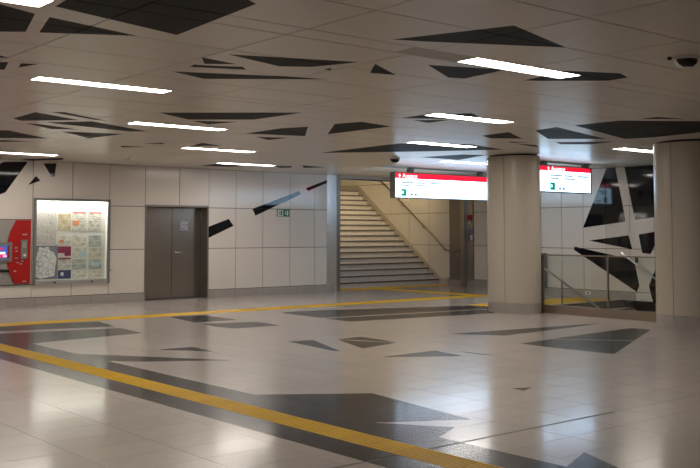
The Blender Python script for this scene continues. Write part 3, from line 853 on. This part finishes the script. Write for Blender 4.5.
# ---------------------------------------------------------------- glass balustrade
t = empty('glass_balustrade', (15.1, 10.8, 0), 'glass balustrade with steel kick plate between the two columns', 'balustrade')
ya, yb = 9.33 - 10.8, 12.25 - 10.8
MB().box(-0.05, 0.06, ya, yb, 0.0, 0.16).build('kick_plate', M['steel_warm'], t)
ym = 10.71 - 10.8
MB().box(-0.008, 0.008, ya + 0.02, ym - 0.012, 0.16, 1.12).build('glass_pane', M['glass'], t)
MB().box(-0.008, 0.008, ym + 0.012, yb - 0.03, 0.16, 1.12).build('glass_pane', M['glass'], t)
MB().box(-0.02, 0.02, ya, yb, 1.12, 1.145).build('top_rail', M['rail'], t)
MB().box(-0.02, 0.02, ym - 0.012, ym + 0.012, 0.16, 1.12).build('mullion', M['steel'], t)
MB().box(-0.025, 0.025, yb - 0.03, yb, 0.16, 1.12).build('end_post', M['steel_dark'], t)
MB().box(-0.025, 0.025, ya, ya + 0.02, 0.16, 1.12).build('end_post', M['steel_dark'], t)

# ---------------------------------------------------------------- hanging exit signs
def text_mesh(s, size, name):
    cu = bpy.data.curves.new(name, 'FONT')
    cu.body = s; cu.size = size; cu.extrude = 0.001
    o = bpy.data.objects.new(name + '_tmp', cu)
    COL.objects.link(o)
    dg = bpy.context.evaluated_depsgraph_get()
    me = bpy.data.meshes.new_from_object(o.evaluated_get(dg))
    me.name = name
    bpy.data.objects.remove(o)
    return me
def hanging_sign(x0, x1, y, z0, z1, lab, head, indent):
    t = empty('hanging_sign', (x0, y, z0), lab, 'sign', 'hanging exit signs')
    L, h = x1 - x0, z1 - z0
    b = MB()
    b.box(0, L, 0.0, 0.16, h - 0.02, h); b.box(0, L, 0.0, 0.16, 0, 0.02)
    b.box(0, 0.035, 0.0, 0.16, 0.02, h - 0.02); b.box(L - 0.035, L, 0.0, 0.16, 0.02, h - 0.02); b.box(0.035, L - 0.035, 0.07, 0.09, 0.02, h - 0.02)
    b.build('housing', M['frame'], t)
    MB().box(0.035, L - 0.035, 0.13, 0.15, 0.02, h - 0.02 - head).build('rear_lit_face', M['sign_white'], t)
    MB().box(0.035, L - 0.035, 0.13, 0.15, h - 0.02 - head, h - 0.02).build('rear_red_header', M['sign_red'], t)
    zt = h - 0.02 - head
    face = MB().box(0.035, L - 0.035, 0.01, 0.03, 0.02, zt).build('lit_face', M['sign_white'], t)
    hb = MB().box(0.035, L - 0.035, 0.01, 0.03, zt, h - 0.02).build('red_header', M['sign_red'], t)
    a = indent; zc = zt + head / 2
    ar = MB()
    ar.prism([(a - 0.012, zc - 0.04), (a + 0.012, zc - 0.04), (a + 0.012, zc + 0.0), (a - 0.012, zc + 0.0)], fl, 0.006, 0.01)
    ar.prism([(a - 0.04, zc - 0.002), (a + 0.04, zc - 0.002), (a, zc + 0.04)], fl, 0.006, 0.01)
    ar.build('arrow', M['sign_text'], hb)
    me = text_mesh('Ausgang', 0.145, 'lettering'); me.materials.append(M['sign_text'])
    o = bpy.data.objects.new('lettering', me); o.location = (a + 0.09, 0.006, zc - 0.045); o.rotation_euler = (math.pi / 2, 0, 0); o.scale = (1.0, 1.0, 1.0); link(o, hb)
    for x, z, wd in ((0.05, 0.80, 0.42), (0.55, 0.80, 0.28), (1.0, 0.80, 0.40), (0.05, 0.66, 0.30), (0.55, 0.66, 0.38)):
        if a + x + wd < L - 0.05:
            MB().box(a + x, a + x + wd, 0.006, 0.01, zt * z - 0.022, zt * z + 0.022).build('small_print', M['sign_grey'], face)
    px = a + 0.05; zp = zt * 0.17
    MB().box(px, px + 0.17, 0.006, 0.01, zp - 0.03, zp + 0.14).build('pictogram', M['sign_teal'], face)
    MB().box(px + 0.03, px + 0.07, 0.003, 0.006, zp + 0.03, zp + 0.09).build('pictogram_mark', M['sign_text'], face)
    ar = MB()
    ar.prism([(px + 0.19, zp), (px + 0.20, zp), (px + 0.20, zp + 0.08), (px + 0.19, zp + 0.08)], fl, 0.006, 0.01)
    ar.prism([(px + 0.17, zp + 0.08), (px + 0.22, zp + 0.08), (px + 0.195, zp + 0.115)], fl, 0.006, 0.01)
    ar.build('pictogram_arrow', M['sign_teal'], face)
    for k in (0.30, 0.43):
        ar = MB()
        ar.prism([(px + k, zp - 0.02), (px + k + 0.08, zp - 0.02), (px + k + 0.08, zp + 0.035), (px + k, zp + 0.035)], fl, 0.006, 0.01)
        ar.prism([(px + k + 0.015, zp + 0.035), (px + k + 0.035, zp + 0.035), (px + k + 0.025, zp + 0.06)], fl, 0.006, 0.01)
        ar.build('pictogram_small', M['sign_blue'], face)
    for x in (0.18 * L, 0.93 * L):
        MB().box(x - 0.07, x + 0.07, 0.03, 0.13, h, H - z0).build('hanger', M['frame'], t)
    MB().box(-0.3, L + 0.05, 0.05, 0.11, H - z0 - 0.03, H - z0).build('ceiling_channel', M['alu'], t)
    return t
hanging_sign(15.13, 18.36, 16.60, 2.385, 3.0, 'long lit exit sign with a red header in front of the stairs', 0.13, 0.17)
hanging_sign(16.12, 18.06, 13.20, 2.445, 3.03, 'shorter lit exit sign with a red header between the two columns', 0.10, 0.42)

# ---------------------------------------------------------------- things on the ceiling
def dome_camera(x, y, r, lab, tabs=True):
    t = empty('dome_camera', (x, y, H), lab, 'camera', 'ceiling dome cameras', -YAW)
    prof = [(r * 1.2, 0), (r * 1.2, -r * 0.2)] + [(r * math.cos(a), -r * 0.25 - r * 0.8 * math.sin(a)) for a in [k * math.pi / 16 for k in range(9)]]
    MB().lathe(prof, 28).build('housing', M['white'], t, smooth=True)
    vs, fs, n, m = [], [], 12, 6                 # dark window on the side that faces the hall
    for i_ in range(n + 1):
        for k in range(m + 1):
            el = 1.0 * k / m
            az = -math.pi / 2 + (i_ / n - 0.5) * 2.4 * (1 - 0.35 * (k / m) ** 2)
            vs.append((1.015 * r * math.cos(el) * math.cos(az), 1.015 * r * math.cos(el) * math.sin(az), -r * 0.25 - 0.82 * r * math.sin(el)))
    for i_ in range(n):
        for k in range(m):
            a = i_ * (m + 1) + k
            fs.append((a, a + 1, a + m + 2, a + m + 1))
    MB().add(vs, fs).build('dark_window', mat('dome_black', (0.01, 0.008, 0.01), 0.08), t, smooth=True)
    if tabs:
        for q in (-1, 1):
            MB().box(q * r * 1.45 - 0.015, q * r * 1.45 + 0.015, -0.015, 0.015, -0.025, 0.0).build('mount_tab', M['black'], t)
dome_camera(7.66, 4.58, 0.10, 'dark dome camera on the ceiling at the upper right')
dome_camera(13.45, 14.75, 0.10, 'small dark dome camera on the ceiling left of the long exit sign', False)
t = empty('smoke_detector', (9.03, 18.0, H), 'tiny white smoke detector on the ceiling near the back wall', 'smoke detector')
MB().lathe([(0, 0), (0.07, 0), (0.07, -0.02), (0.045, -0.045), (0, -0.05)], 20).build('base', M['white'], t, smooth=True)
MB().lathe([(0, -0.05), (0.02, -0.05), (0.015, -0.065), (0, -0.065)], 14).build('sensor_cap', M['frame'], t, smooth=True)

# ---------------------------------------------------------------- ends of the hall out of view
tag(bx('wall_left', M['plain'], None, X0 - 0.2, X0, Y0 - 0.2, YW + 0.4, 0, H), 'plain wall at the left end of the hall', kind='structure')
tag(bx('wall_front', M['plain'], None, X0, XR + 0.02, Y0 - 0.2, Y0, 0, H), 'plain wall behind the camera', kind='structure')
